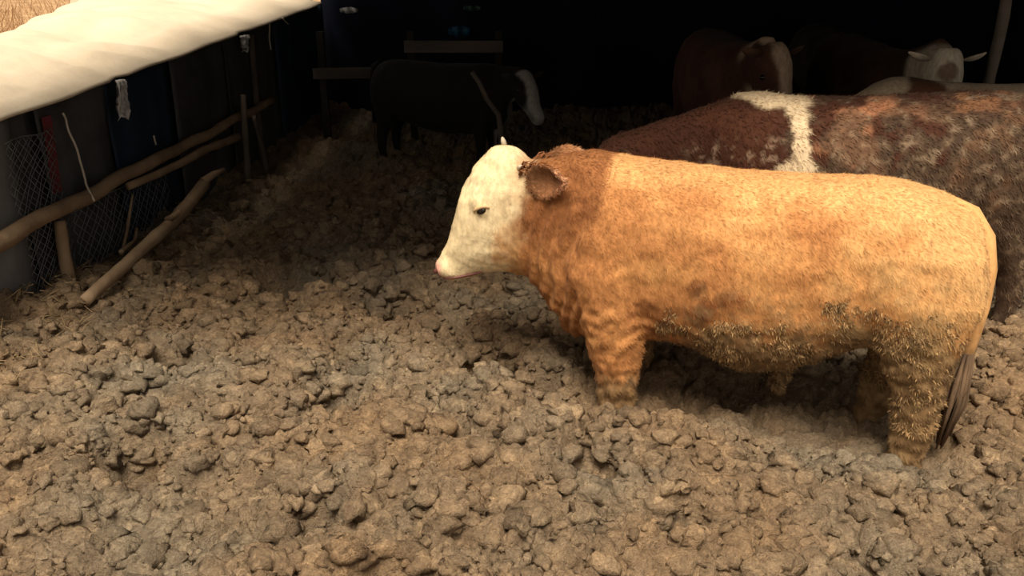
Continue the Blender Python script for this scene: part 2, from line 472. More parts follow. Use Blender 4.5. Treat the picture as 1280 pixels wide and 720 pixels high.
wood_pole('upright_post', [W(3.36, .055, -.1), W(3.37, .05, .5), W(3.42, .05, .98)], (.03, .024), 'wood_dark', 'grey upright post against the far end of side wall', 'post', seed=21)

# chain-link mesh strip hanging on the wall
def chain_mesh(s0, s1, z0, z1, off, pitch, label):
    mb = MB(); wdt = s1-s0; hgt = z1-z0
    n = int((wdt+hgt)/pitch)
    for sgn in (1, -1):
        for k in range(n+1):
            c = k*pitch
            a = max(0, c-hgt); b = min(wdt, c)
            if b-a < .02: continue
            pts = []
            for i in range(7):
                u = a+(b-a)*i/6; zz = (c-u)
                ss = s0+u if sgn > 0 else s1-u
                pts.append(W(ss+.015*math.sin(zz*9), off+.006*math.sin(u*60+zz*40)+.02*noise.noise(Vector((ss*4, zz*4, 1))), z0+zz))
            mb.tube(pts, .0022, 4)
    for z in (z0, z1):
        mb.tube([W(s0+(s1-s0)*i/6, off, z+.01*math.sin(i)) for i in range(7)], .003, 5)
    o = mb.build('wire_mesh', M['wire']); tag(o, label, 'wire mesh')
chain_mesh(.22, .60, -.02, .80, .055, .045, 'strip of grey wire mesh hanging down the wall by the short post')
chain_mesh(.62, 1.7, .0, .34, .06, .06, 'low wire mesh strip on the wall below the rail')

# strings, rag, red strip
def cord(name, pts, r, mat, label, cat):
    P = []
    for i in range(len(pts)-1):
        for k in range(5): P.append(Vector(pts[i]).lerp(Vector(pts[i+1]), k/5))
    P.append(Vector(pts[-1]))
    P = [p + Vector((noise.noise(p*9), noise.noise(p*9+Vector((4, 0, 0))), 0))*.012 for p in P]
    mb = MB(); mb.tube(P, r, 7); o = mb.build(name, M[mat]); tag(o, label, cat); return o
cord('hanging_string', [W(.68, .07, .86), W(.72, .07, .78), W(.74, .09, .64), W(.70, .12, .48), W(.66, .175, .40)], .006, 'rope', 'pale string hanging from tarp edge down to the rail', 'string')
cord('hanging_string', [W(1.62, .06, .55), W(1.63, .06, .49)], .006, 'rope', 'tiny end of string just above the rail', 'string')
cord('hanging_wire', [W(3.75, .09, 1.05), W(3.72, .08, .93), W(3.70, .09, .83)], .007, 'rope', 'short pale wire dangling from tarp over the upright post', 'wire')
cord('hanging_wire', [W(3.98, .12, 1.06), W(4.10, .13, 1.0)], .007, 'rope', 'bent scrap of wire at the tarp hem', 'wire')
mb = MB(); V = []
mb.box(W(.60, .03, .66), (.035, .004, .20), WA, .05); o = mb.build('red_cloth_strip', M['red'], None, False); tag(o, 'faded red cloth strip hanging behind the pale string', 'cloth')

def rag(name, s, z, w, h, label, seed, mat='rag'):
    n, k = 8, 14; V = []; F = []
    for i in range(n+1):
        for j in range(k+1):
            v = j/k; u = i/n - .5
            nar = 1 - .35*math.sin(v*3.1+seed) + .25*noise.noise(Vector((v*6, seed, u)))
            V.append(W(s + u*w*nar + .02*noise.noise(Vector((v*5, seed, 2))), .10 + .02*math.sin(u*14+v*5) + .012*noise.noise(Vector((u*9, v*9, seed))), z - h*v*(1-.2*abs(math.sin(u*11+seed)))))
    for i in range(n):
        for j in range(k):
            if v and noise.noise(Vector((i*.9, j*.7, seed))) > .42 and 2 < j: continue
            a = i*(k+1)+j; F.append((a, a+1, a+k+2, a+k+1))
    o = link(name, mesh(name, V, F), M[mat]); md = o.modifiers.new('t', 'SOLIDIFY'); md.thickness = .006
    tag(o, label, 'rag'); return o
rag('torn_rag', 1.245, .945, .085, .24, 'torn grey white rag dangling from a notch in tarp', 2)
rag('torn_rag', 3.14, 1.0, .09, .13, 'small knotted cloth scrap at the far tarp notch', 5)

# cream tarp lying over the lean-to beside the pen
NS, NT = 130, 60; V = []; F = []
for i in range(NS+1):
    s = -2.2 + 9.2*i/NS
    wdt = 1.08 + .14*max(0, s)**1.5
    ez = edge_z(s) + .012*noise.noise(Vector((s*2.2, 0, 0)))
    notch = .05*math.exp(-((s-1.245)/.06)**2) + .05*math.exp(-((s-3.14)/.09)**2)
    for j in range(NT+1):
        t = j/NT
        off = .11 - t*wdt - notch*(1-t)*1.0 - .22*sstep(5.15, 5.45, s)
        z = ez + .10*t + .14*math.sin(min(1, t*1.1)*math.pi)*(.6+.4*noise.noise(Vector((s*.7, 3, 0))))
        z += (.05*noise.noise(Vector((s*1.3, t*2.6, 1))) + .030*abs(noise.noise(Vector((s*2.2+t*2, t*4.5, 4))))*2 + .012*noise.noise(Vector((s*5, t*9, 7))))*min(1, t*5)
        if t > .86: z -= (t-.86)/.14*.95
        V.append(W(s, off, z))
for i in range(NS):
    for j in range(NT):
        a = i*(NT+1)+j; F.append((a, a+NT+1, a+NT+2, a+1))
tarp = link('tarpaulin', mesh('tarpaulin', V, F), M['tarp'])
md = tarp.modifiers.new('t', 'SOLIDIFY'); md.thickness = .012; md.offset = -1
tag(tarp, 'cream tarpaulin sheet draped over the low side wall', 'tarpaulin')

# dry field beyond the tarp
V = []; F = []; n = 60
for i in range(n+1):
    for j in range(n+1):
        x = -70 + 67.2*(i/n)**.8; y = -6 + 90*(j/n)
        wx = -2.6 + .0964*(y-3.88)
        x = -70 + (min(wx, 2)+70)*(i/n)**.7
        d = math.hypot(x, y)
        V.append(Vector((x, y, -.03 + max(0, d-16)*.05 + .15*noise.noise(Vector((x*.3, y*.3, 0))) - .12)))
for i in range(n):
    for j in range(n):
        a = i*(n+1)+j; F.append((a, a+n+1, a+n+2, a+1))
o = link('ground_field', mesh('ground_field', V, F), M['field']); tag(o, 'dry brown grass slope beyond the tarpaulin', kind='structure')
V = []; F = []
for k in range(5000):
    y = random.uniform(6, 26); x = random.uniform(-.62, -.42)*y*1.05 - random.uniform(0, 2)
    if x > -5.2: continue
    z0 = -.15 + max(0, math.hypot(x, y)-16)*.05; a = random.uniform(0, 3.14); h = random.uniform(.12, .38); l = random.uniform(-.15, .15)
    b = len(V); w = .012
    V += [Vector((x-w*math.cos(a), y-w*math.sin(a), z0)), Vector((x+w*math.cos(a), y+w*math.sin(a), z0)), Vector((x+l, y+l*.5, z0+h))]; F.append((b, b+1, b+2))
o = link('dry_grass', mesh('dry_grass', V, F, False), M['field']); tag(o, 'dry brown grass stalks standing beyond the tarpaulin', 'grass', kind='stuff')

# ------------------------------------------------------------------ shed: back wall, right wall, roof
YB = 9.4
mb = MB()
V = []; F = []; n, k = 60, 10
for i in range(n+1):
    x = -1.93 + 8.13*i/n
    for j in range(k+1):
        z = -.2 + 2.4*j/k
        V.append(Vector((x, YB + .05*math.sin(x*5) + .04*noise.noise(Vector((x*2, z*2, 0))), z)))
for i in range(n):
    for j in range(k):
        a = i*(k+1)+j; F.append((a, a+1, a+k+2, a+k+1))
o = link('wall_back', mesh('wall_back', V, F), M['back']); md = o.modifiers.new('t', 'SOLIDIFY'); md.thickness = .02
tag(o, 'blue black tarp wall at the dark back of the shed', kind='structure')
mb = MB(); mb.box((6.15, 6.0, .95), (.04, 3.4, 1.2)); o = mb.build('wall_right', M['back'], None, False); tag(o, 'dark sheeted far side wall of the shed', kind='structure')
roof_y0, roof_z = 3.52, 1.98
V = []; F = []; n = 240
for i in range(n+1):
    x = -2.62 + 8.85*i/n
    for y, dz in ((roof_y0, 0), (YB+.1, .25)):
        wl = -2.48 + .0964*(y-3.88)
        xx = wl + (6.23-wl)*i/n
        if dz == 0: y = roof_y0 - .60*min(1, max(0, (.3-xx)/2.4))      # eave skewed so the roof's shade reaches nearer on the left
        V.append(Vector((xx, y, roof_z + dz + .018*math.sin(i*math.pi/2))))
for i in range(n):
    a = 2*i; F.append((a, a+2, a+3, a+1))
roof = link('ceiling', mesh('ceiling', V, F), M['roof']); md = roof.modifiers.new('t', 'SOLIDIFY'); md.thickness = .01
tag(roof, 'low corrugated shed roof over the cattle', kind='structure')
for k in range(7):
    y = roof_y0 + .1 + k*1.08
    mb = MB(); wl = -2.42+.0964*(y-3.88); zz = roof_z - .07 + .25*(y-roof_y0)/(YB-roof_y0)
    mb.tube([(wl, y, zz), ((wl+6.1)/2, y+.03, zz-.01), (6.1, y, zz)], .045, 8); mb.build('rafter', M['wood_dark'], roof)
# unseen board added under the eave to block skylight above the tarp
mb = MB(); c = W(2.3, -.02, 1.87); mb.box(c, (3.1, .012, .16), WA); mb.build('light_block_board', M['wood_dark'], roof, False)

def roof_post(x, y, r, label, z=2.02):
    return wood_pole('roof_post', [(x, y, -.2), (x+.01, y, z*.5), (x, y, z)], (r, r*.9), 'plank', label, 'post', seed=x)
roof_post(3.44, 6.5, .042, 'pale upright roof post standing behind the white faced cow')
roof_post(5.9, 3.6, .06, 'front roof post at the open corner of the shed')

# dim timber rack at the back
rack = empty('hay_rack', (-1.0, 8.0, 0)); tag(rack, 'grey timber hay rack with level boards in the dark back corner', 'hay rack')
def bar(a, b, hz, hy, mat='rack', nm='board'):
    a = Vector(a); b = Vector(b); mb = MB(); d = b-a
    mb.box((a+b)/2, (d.length/2, hy, hz), math.atan2(d.y, d.x))
    o = mb.build(nm, M[mat], rack, False); o.matrix_parent_inverse = Matrix.Translation((1.0, -8.0, 0)); return o
bar((-1.75, 7.95, .60), (-.40, 8.1, .56), .045, .02)
bar((-.72, 7.95, .615), (-.22, 7.98, .625), .045, .02)
bar((-.95, 8.05, .80), (-.08, 8.05, .80), .05, .02)
for x in (-1.7, -.9, -.12): bar((x-.03, 8.13, .42), (x+.03, 8.13, .42), .5, .03, 'rack_dark', 'rack_post')
def scrap(name, c, w, h, mat, label):
    V = []; F = []; n = 10
    for i in range(n+1):
        for j in (0, 1):
            x = -w + 2*w*i/n; zz = (1 if j else -1)*h*(.55+.45*math.sin(math.pi*i/n)+.25*noise.noise(Vector((i*.8, j*3, w))))
            V.append(Vector(c) + Vector((x, .02*math.sin(i*1.3), zz)))
    for i in range(n): F.append((2*i, 2*i+2, 2*i+3, 2*i+1))
    o = link(name, mesh(name, V, F), M[mat]); md = o.modifiers.new('t', 'SOLIDIFY'); md.thickness = .01
    tag(o, label, 'plastic scrap'); return o
scrap('plastic_scrap', (-1.62, 9.22, 1.02), .085, .03, 'rag', 'small grey scrap high on the dark back wall near tarp')
scrap('plastic_scrap', (-.385, 9.22, 1.04), .09, .025, 'green', 'small green scrap at the top of the back wall')
scrap('blue_plastic_scrap', (-.52, 9.2, .82), .11, .055, 'blue', 'small bright blue plastic scrap above the hay rack')
mb = MB(); mb.tube([(-.265, 6, .866), (-.22, 6, .80), (-.17, 6, .69), (-.09, 6, .58), (-.075, 6, .47), (-.07, 6.0, .28), (-.05, 6.0, -.05)], [.016, .016, .017, .018, .02, .02, .02], 8)
o = mb.build('crooked_stick', M['wood_dark']); tag(o, 'thin crooked stick standing upright in the mud behind the bull', 'stick')

# ------------------------------------------------------------------ cattle helpers
def paint(me, fn):
    at = me.attributes.new('coat', 'FLOAT_COLOR', 'POINT')
    n = len(me.vertices); co = np.empty(n*3); me.vertices.foreach_get('co', co); co = co.reshape(-1, 3)
    c = np.ones((n, 4)); 
    for i in range(n): c[i, :3] = fn(co[i, 0], co[i, 1], co[i, 2])
    at.data.foreach_set('color', c.ravel()); me.materials.append(M['coat'])
    return co, c

def const_paint(me, c): paint(me, lambda x, y, z: c)

def ear_mesh(L, Hh, col_out, col_in, cup=1):
    """leaf shaped cupped ear along +X, width in Z"""
    V = []; F = []; n, k = 12, 8
    for i in range(n+1):
        t = i/n; w = Hh*(.30*(1-t)+.08 + .86*math.sin(t**.85*math.pi)**.9)
        for j in range(k+1):
            u = j/k*2-1
            V.append(Vector((t*L, -.028*cup*(1-u*u)*math.sin(t*3.0)*Hh/.1 + .01*t, u*w*.5 - .05*L*t*t)))
    for i in range(n):
        for j in range(k):
            a = i*(k+1)+j; F.append((a, a+1, a+k+2, a+k+1))
    mb = MB(); mb.v = V; mb.f = F
    me = mb.mesh('ear'); o = bpy.data.objects.new('t', me); COL.objects.link(o)
    md = o.modifiers.new('s', 'SOLIDIFY'); md.thickness = .011; md.offset = 0
    md = o.modifiers.new('b', 'SUBSURF'); md.levels = 1
    out = bpy.data.meshes.new_from_object(o.evaluated_get(bpy.context.evaluated_depsgraph_get()))
    bpy.data.objects.remove(o)
    out.polygons.foreach_set('use_smooth', np.ones(len(out.polygons), dtype=bool))
    paint(out, lambda x, y, z: mix3(mix3(col_out, tuple(k*.62 for k in col_out), sstep(.5*L, .12*L, x)), col_in, sstep(.55*L, .8*L, x + .03*fbm((x, y, z), 12))))  # base darkened in the colour for the shade deep inside the ear
    return out

def eye_mesh(r):
    bm = bmesh.new(); bmesh.ops.create_uvsphere(bm, u_segments=14, v_segments=10, radius=r)
    me = bpy.data.meshes.new('eye'); bm.to_mesh(me); bm.free()
    me.polygons.foreach_set('use_smooth', np.ones(len(me.polygons), dtype=bool)); return me

def fur_mesh(me, co, col, count, length, width, seed, lift=.35, region=None, lightvar=.12, lenfn=None, curl=.35, dirn=(-.75, 0, -.65)):
    """short flat hairs lying on the coat; one triangle per hair"""
    g = np.random.default_rng(seed)
    me.calc_loop_triangles()
    nt_ = len(me.loop_triangles); tri = np.empty(nt_*3, dtype=np.int32); me.loop_triangles.foreach_get('vertices', tri); tri = tri.reshape(-1, 3)
    vn = np.empty(len(me.vertices)*3); me.vertices.foreach_get('normal', vn); vn = vn.reshape(-1, 3)
    p0, p1, p2 = co[tri[:, 0]], co[tri[:, 1]], co[tri[:, 2]]
    ar = np.linalg.norm(np.cross(p1-p0, p2-p0), axis=1)
    cen = (p0+p1+p2)/3
    if region is not None: ar = ar*region(cen)
    pick = g.choice(nt_, count, p=ar/ar.sum())
    a, b = g.random(count), g.random(count); sw = a+b > 1; a[sw] = 1-a[sw]; b[sw] = 1-b[sw]
    T = tri[pick]; w0 = (1-a-b)[:, None]; w1 = a[:, None]; w2 = b[:, None]
    P = co[T[:, 0]]*w0 + co[T[:, 1]]*w1 + co[T[:, 2]]*w2
    Nn = vn[T[:, 0]]*w0 + vn[T[:, 1]]*w1 + vn[T[:, 2]]*w2; Nn /= np.linalg.norm(Nn, axis=1)[:, None]+1e-9
    C = col[T[:, 0], :3]*w0 + col[T[:, 1], :3]*w1 + col[T[:, 2], :3]*w2
    flow = np.tile(np.array(dirn), (count, 1)) + g.normal(0, curl, (count, 3))
    D = flow - Nn*np.sum(flow*Nn, 1)[:, None]; D /= np.linalg.norm(D, axis=1)[:, None]+1e-9
    D = D + Nn*(lift*(.5+g.random(count)))[:, None]; D /= np.linalg.norm(D, axis=1)[:, None]
    S = np.cross(D, Nn); S /= np.linalg.norm(S, axis=1)[:, None]+1e-9
    L = length*(.6+.8*g.random(count))[:, None]; wd = width*(.7+.6*g.random(count))[:, None]
    if lenfn is not None: L = L*lenfn(P)[:, None]
    V = np.empty((count, 3, 3)); V[:, 0] = P - S*wd/2 - Nn*.002; V[:, 1] = P + S*wd/2 - Nn*.002; V[:, 2] = P + D*L
    C = C*(1+lightvar*g.normal(0, 1, count))[:, None]; C = np.clip(C, 0, .95)
    m = bpy.data.meshes.new('fur'); m.vertices.add(count*3); m.vertices.foreach_set('co', V.ravel())
    m.loops.add(count*3); m.loops.foreach_set('vertex_index', np.arange(count*3, dtype=np.int32))
    m.polygons.add(count); m.polygons.foreach_set('loop_start', np.arange(count)*3); m.update(calc_edges=True)
    at = m.attributes.new('coat', 'FLOAT_COLOR', 'POINT')
    cc = np.ones((count*3, 4)); cc[:, :3] = np.repeat(C, 3, 0); at.data.foreach_set('color', cc.ravel())
    m.materials.append(M['coat']); return m

# ------------------------------------------------------------------ the bull
bull = empty('bull', (BULL_O[0], BULL_O[1], 0), BULL_A)
tag(bull, 'tan bull with cream face standing in the mud, belly caked with dung', 'bull')
mb = MB()
prof = [  # x, top, bottom, half width
    (-.755, .60, .47, .10), (-.735, .68, .37, .165), (-.70, .765, .31, .205), (-.64, .812, .27, .235), (-.56, .843, .25, .255), (-.46, .866, .25, .27), (-.345, .876, .23, .285),
    (-.22, .873, .16, .30), (-.10, .866, .10, .318), (.02, .862, .072, .325), (.14, .862, .085, .322), (.26, .866, .14, .312), (.38, .874, .155, .300),
    (.50, .880, .14, .285), (.60, .886, .12, .268), (.69, .898, .11, .245), (.76, .902, .12, .220), (.83, .885, .17, .195), (.90, .862, .245, .172), (.97, .848, .32, .150), (1.03, .838, .37, .132)]
mb.loft([side_ring((x, t), (x, b), w, 2.35, n=28) for x, t, b, w in prof])
# brisket / dewlap
mb.loft([side_ring((.62, .40), (.62, .10), .12), side_ring((.72, .42), (.735, .085), .11), side_ring((.80, .42), (.81, .10), .09), side_ring((.87, .45), (.875, .195), .06), side_ring((.93, .48), (.935, .29), .04)])
mb.loft([side_ring((.86, .46), (.87, .20), .028), side_ring((.95, .46), (.97, .315), .022), side_ring((1.05, .46), (1.06, .338), .02)])
# head
mb.loft([side_ring((1.01, .85), (.96, .40), .115), side_ring((1.075, .897), (1.01, .365), .13), side_ring((1.155, .888), (1.07, .350), .13),
         side_ring((1.225, .818), (1.115, .350), .122), side_ring((1.268, .73), (1.15, .348), .118), side_ring((1.297, .64), (1.18, .345), .106), side_ring((1.318, .56), (1.205, .335), .092),
         side_ring((1.343, .47), (1.235, .322), .080), side_ring((1.372, .418), (1.27, .312), .080), side_ring((1.392, .385), (1.315, .309), .074), side_ring((1.392, .352), (1.35, .318), .045)])
# poll tuft and brow ridge
mb.loft([ring((1.09, 0, .80), (.09, 0, 0), (0, .10, 0)), ring((1.10, 0, .86), (.08, 0, 0), (0, .085, 0)), ring((1.105, 0, .893), (.05, 0, 0), (0, .06, 0)), ring((1.105, 0, .900), (.02, 0, 0), (0, .03, 0))])
for s in (-1, 1):
    mb.loft([ring((1.145, s*.10, .64), (.04, 0, 0), (0, .03, 0)), ring((1.165, s*.108, .69), (.05, 0, 0), (0, .028, 0)), ring((1.17, s*.10, .74), (.03, 0, 0), (0, .02, 0))])
    # shoulder
    mb.loft([ring((.58, s*.17, .76), (.07, 0, 0), (0, .06, 0)), ring((.60, s*.20, .62), (.13, 0, 0), (0, .075, 0)), ring((.61, s*.215, .45), (.15, 0, 0), (0, .085, 0)),
             ring((.58, s*.215, .30), (.135, 0, 0), (0, .085, 0)), ring((.565, s*.205, .17), (.118, 0, 0), (0, .085, 0)), ring((.555, s*.20, .05), (.095, 0, 0), (0, .078, 0)),
             ring((.55, s*.20, -.06), (.078, 0, 0), (0, .068, 0)), ring((.55, s*.20, -.18), (.055, 0, 0), (0, .052, 0)), ring((.56, s*.20, -.32), (.06, 0, 0), (0, .06, 0))])
    # thigh, hock, shank
    hx = 0 if s > 0 else .10
    mb.loft([ring((-.47, s*.12, .80), (.12, 0, 0), (0, .09, 0)), ring((-.50, s*.17, .66), (.215, 0, 0), (0, .115, 0)), ring((-.515, s*.19, .50), (.225, 0, 0), (0, .118, 0)),
             ring((-.53, s*.195, .37), (.175, 0, 0), (0, .105, 0)), ring((-.55+hx*.3, s*.195, .25), (.122, 0, 0), (0, .09, 0)), ring((-.575+hx*.6, s*.19, .13), (.092, 0, 0), (0, .075, 0)),
             ring((-.58+hx, s*.19, .0), (.078, 0, 0), (0, .066, 0)), ring((-.57+hx, s*.19, -.14), (.062, 0, 0), (0, .056, 0)), ring((-.55+hx, s*.19, -.32), (.068, 0, 0), (0, .062, 0))])
# sheath
mb.loft([ring((-.12, 0, .17), (.07, 0, 0), (0, .05, 0)), ring((-.10, 0, .09), (.05, 0, 0), (0, .04, 0)), ring((-.08, .0, .02), (.032, 0, 0), (0, .03, 0)), ring((-.08, 0, -.06), (.026, 0, 0), (0, .026, 0))])
bme = remeshed(mb, .0125, 7)
bend = lambda x: .42*max(0, x-.92)**2
def vert_arrays(me):
    n = len(me.vertices); a = np.empty(n*3); b = np.empty(n*3)
    me.vertices.foreach_get('co', a); me.vertices.foreach_get('normal', b)
    return a.reshape(-1, 3), b.reshape(-1, 3)
VC, VN = vert_arrays(bme)
for i in range(len(VC)):
    x, y, z = VC[i]; p = Vector((x, y, z))
    d = .006*noise.noise(p*14) + .003*noise.noise(p*40)
    if .62 < x < 1.02 and z < .8:                                 # loose skin folds on the neck
        k = sstep(.62, .75, x)*(1-sstep(.96, 1.03, x))*(1-sstep(.68, .82, z))
        d += k*(.007*math.sin((x + .25*(z-.5))*95 + 6*noise.noise(p*4)) + .008*noise.noise(Vector((x*30, y*6, z*5))))
    k = sstep(.42, .25, z)*(1-sstep(.62, .72, x))                  # matted belly
    if z < .45: d += (1-sstep(.25, .45, z))*(.012*noise.noise(p*26) + .008*abs(noise.noise(p*50)))
    if .62 < x < .8 and z > .8: d += .012*noise.noise(p*11)        # curly crest
    VC[i] += VN[i]*d
    VC[i, 1] += bend(x)
bme.vertices.foreach_set('co', VC.ravel()); bme.update()

CREAM = (.90, .75, .47); ORANGE = (.66, .335, .125); ORANGE2 = (.74, .44, .185); BROWN = (.27, .105, .038); RUST = (.52, .235, .085); DUNG = (.15, .098, .050); DUNG2 = (.34, .225, .11)
def bull_coat(x, y, z):
    p = (x, y, z); n1 = fbm(p, 5); n2 = fbm(p, 14); n3 = fbm(p, 30, 2)
    c = mix3(RUST, ORANGE, sstep(-.35, .5, n1 + (.35-x)*.9))
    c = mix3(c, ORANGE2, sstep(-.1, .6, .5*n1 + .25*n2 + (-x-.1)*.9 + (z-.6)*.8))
    # darker red patches on the lower shoulder
    c = mix3(c, RUST, .6*sstep(.62, .40, z + .08*n1)*sstep(-.45, -.1, x)*(1-sstep(.55, .66, x)))
    c = mix3(c, BROWN, .85*sstep(.05, .35, n2 + .42 - 4.2*math.hypot((x-.22)*.9, (z-.37)*1.2)))
    c = mix3(c, BROWN, .6*sstep(.05, .35, n2 + .25 - 3.5*math.hypot((x-.42)*1.1, (z-.36)*1.0)))
    # dark curly neck
    k = sstep(.63, .665, x + .012*n2)*sstep(.50, .68, z + .06*n1 + .15*(x-.64))
    c = mix3(c, BROWN, .85*k)
    k = sstep(.66, .80, x)*(1-k)*(.45+.55*sstep(-.15, .15, fbm((x*9, y*4, z*.8), 1.6)))
    c = mix3(c, (.42, .18, .066), .85*k)
    if x < .64: c = mix3(c, ORANGE2, .6*sstep(.80, .86, z))  # backline lightened in the coat colour, standing in for light from above
    # face
    hb = x - (.985 + .05*n2 + .16*(.75-z)*(z < .75))
    c = mix3(c, CREAM, sstep(-.05, .10, hb))
    cheek = (1-sstep(1.04, 1.15, x - .1*n2))*sstep(.97, 1.03, x)*(1-sstep(.50, .66, z))
    c = mix3(c, (.68, .37, .15), .75*cheek)
    if x > 1.30 and z < .44:
        c = mix3(c, (.78, .44, .34), sstep(1.335, 1.36, x)*(1-sstep(.39, .415, z)))
    # dung caked low
    lim = .34 + .05*n1 + .05*n2
    if x > .42: lim = .045 + .03*n2 + (.12 if y < 0 else 0)
    elif x > .22: lim = .045 + (.30 + .08*n2)*(.42-x)/.2
    if x < -.15: lim += .10*sstep(-.15, -.4, x) - .03
    if x < -.62: lim -= .05
    k = 1-sstep(lim-.07, lim+.05, z + .05*n3)
    c = mix3(c, mix3(DUNG, DUNG2, sstep(-.3, .4, n3+.4*n2)), .9*k)
    if z < .15 and abs(y) < .07 and -.2 < x < .05: c = mix3(c, DUNG, 1-sstep(.06, .15, z))
    k2 = (1-sstep(lim, lim+.26, z))*sstep(.05, .25, n3+.4*n2)
    if x < .42: c = mix3(c, DUNG2, .55*k2)
    return c
bco, bcol = paint(bme, bull_coat)
body = link('body', bme, None, bull)
fm = fur_mesh(bme, bco, bcol, 150000, .019, .0032, 5, lift=.22, lightvar=.07, lenfn=lambda P: np.where(P[:, 0] > 1.0, .5, 1.0))
tag(link('fur', fm, None, bull), kind='stuff')
# muddy tufts under the belly and thigh
cr = np.clip((.40-bco[:, 2])/.25, 0, 1)
def belly(c):
    n = vnoise(c[:, 0], c[:, 2], .07, 51) + .7*vnoise(c[:, 0]+c[:, 1], c[:, 2], .03, 52)
    lim = .33 + .13*(c[:, 0] < -.2) + .06*n
    return np.where((c[:, 2] < lim) & (c[:, 2] > -.02) & (c[:, 0] < .40), np.clip(.35 + 1.1*n, .04, 1.4), 0.0)
tcol = np.ones_like(bcol); mixr = rng.random(len(bco))[:, None]
tcol[:, :3] = np.array(DUNG)*(1-mixr) + np.array((.50, .32, .15))*mixr
tm = fur_mesh(bme, bco, tcol, 14000, .016, .007, 6, lift=.75, region=belly, lightvar=.3, curl=.9)
tag(link('dung_tufts', tm, None, bull), kind='stuff')

bv = BVHTree.FromPolygons([v.co[:] for v in bme.vertices], [p.vertices[:] for p in bme.polygons])
def on_side(x, z, s):
    h = bv.ray_cast(Vector((x, s*1.0, z)), Vector((0, -s, 0)))
    return h[0] if h[0] is not None else Vector((x, s*.1, z))
for s in (1, -1):
    p = on_side(1.158, .652, s)
    e = link('eye', eye_mesh(.017), M['eye'], bull); e.location = p + Vector((0, -s*.006, 0)); e.scale = (1.35, .8, .8); e.rotation_euler = (0, R(28), 0)
    mb = MB(); P = []
    for i in range(9):
        a = math.pi*(.05 + .9*i/8); x = 1.158 + .034*math.cos(a); z = .652 + .019*math.sin(a) - .012*math.cos(a)
        P.append(on_side(x, z, s) + Vector((0, s*.001, 0)))
    mb.tube(P, [.003, .006, .007, .008, .008, .008, .007, .006, .003], 8)
    lm = mb.mesh('eyelid'); const_paint(lm, (.72, .50, .28)); link('eyelid', lm, None, e).matrix_parent_inverse = (Matrix.Translation(e.location) @ e.rotation_euler.to_matrix().to_4x4() @ Matrix.Diagonal((*e.scale, 1))).inverted()
    # nostril
    p = on_side(1.372, .362, s)
    nm = link('nostril', eye_mesh(.014), plain('nostril_dark', (.16, .06, .05), .5) if s == 1 else bpy.data.materials['nostril_dark'], bull); nm.location = p + Vector((0, s*.002, 0)); nm.scale = (1.2, .7, .8); nm.rotation_euler = (0, R(35), 0)
    # ear
    em = ear_mesh(.20, .125, (.52, .25, .115), (.74, .43, .25), -s)
    e = link('ear', em, None, bull); q = on_side(.955, .79, s); e.location = q + Vector((.015, s*.028, 0))
    ec, _n = vert_arrays(em); ecol = np.ones(len(ec)*4); em.attributes['coat'].data.foreach_get('color', ecol)
    tag(link('ear_hair', fur_mesh(em, ec, ecol.reshape(-1, 4), 5000, .022, .0035, 9, lift=.3, dirn=(1, 0, -.2), lightvar=.15), None, e), kind='stuff')
    hb_ = MB()
    for k in range(30):
        b0 = Vector((.965 + random.uniform(-.015, .05), q.y - s*random.uniform(.0, .05), .80 + random.uniform(-.01, .035)))
        hb_.tube([b0, b0+Vector((-.012, s*.012, .022)), b0+Vector((-.035, s*.016, .020+random.uniform(-.02, .02)))], [.005, .004, .001], 5)
    tm2 = hb_.mesh('hair_tuft'); const_paint(tm2, (.24, .10, .042)); link('hair_tuft', tm2, None, bull)
    d = Vector((-.86, s*.46, .20)).normalized()
    zz = (Vector((0, 0, 1)) - d*d.z).normalized(); yy = zz.cross(d)
    m3 = Matrix((d, yy, zz)).transposed()
    if s < 0: m3 = m3 @ Matrix.Diagonal((1, -1, 1))
    e.rotation_euler = Matrix((d, yy, zz)).transposed().to_euler()
    # horn bud
    mb = MB()
    b0 = Vector((1.125 if s < 0 else 1.02, s*.06 + bend(1.1), .885 if s < 0 else .825)); tip = b0 + (Vector((.012, -.005, .036)) if s < 0 else Vector((-.02, .03, .015)))
    mb.tube([b0, b0.lerp(tip, .5)+Vector((0, 0, .002)), b0.lerp(tip, .85), tip], [.013, .011, .007, .003], 10); mb.build('horn_bud', M['horn'], bull)
# mouth line: dark tube standing in for the shadow in the crease
mb = MB(); P = []
for i in range(9):
    t = i/8; x = 1.345 - .165*t; z = .330 + .012*t + .02*t*t
    P.append(on_side(x, z, 1) + Vector((0, .005, 0)))
mb.tube(P, [.003, .005, .005, .006, .006, .007, .007, .006, .003], 6); mb.build('mouth_line', bpy.data.materials['nostril_dark'], bull)
# tail
mb = MB()
tp = [(-.58, 0, .80), (-.66, .02, .772), (-.715, .05, .70), (-.738, .09, .60), (-.738, .12, .47), (-.722, .14, .34), (-.705, .155, .22)]
mb.tube(tp, [.040, .042, .038, .032, .028, .027, .03], 12)
tmh = mb.mesh('tail'); paint(tmh, lambda x, y, z: mix3(DUNG2, mix3(ORANGE2, ORANGE, .5+.5*fbm((x, y, z), 8)), sstep(.22, .48, z + .08*fbm((x, y, z), 14))))
tail = link('tail', tmh, None, bull)
mb = MB()
for k in range(46):
    a = random.uniform(0, 6.28); r = random.uniform(0, .03)
    b0 = Vector((-.708 + r*math.cos(a), .152 + r*math.sin(a), .30)); e = Vector((-.675 + .055*math.cos(a)*random.random(), .17 + .04*math.sin(a)*random.random(), random.uniform(-.10, .06)))
    mid = b0.lerp(e, .5) + Vector((.028*math.cos(a), .028*math.sin(a), 0))
    mb.tube([b0, mid, e], [.006, .009, .003], 5)
mb.tube([(-.708, .152, .30), (-.70, .16, .16), (-.69, .166, .05), (-.68, .17, -.08)], [.024, .03, .026, .01], 9)
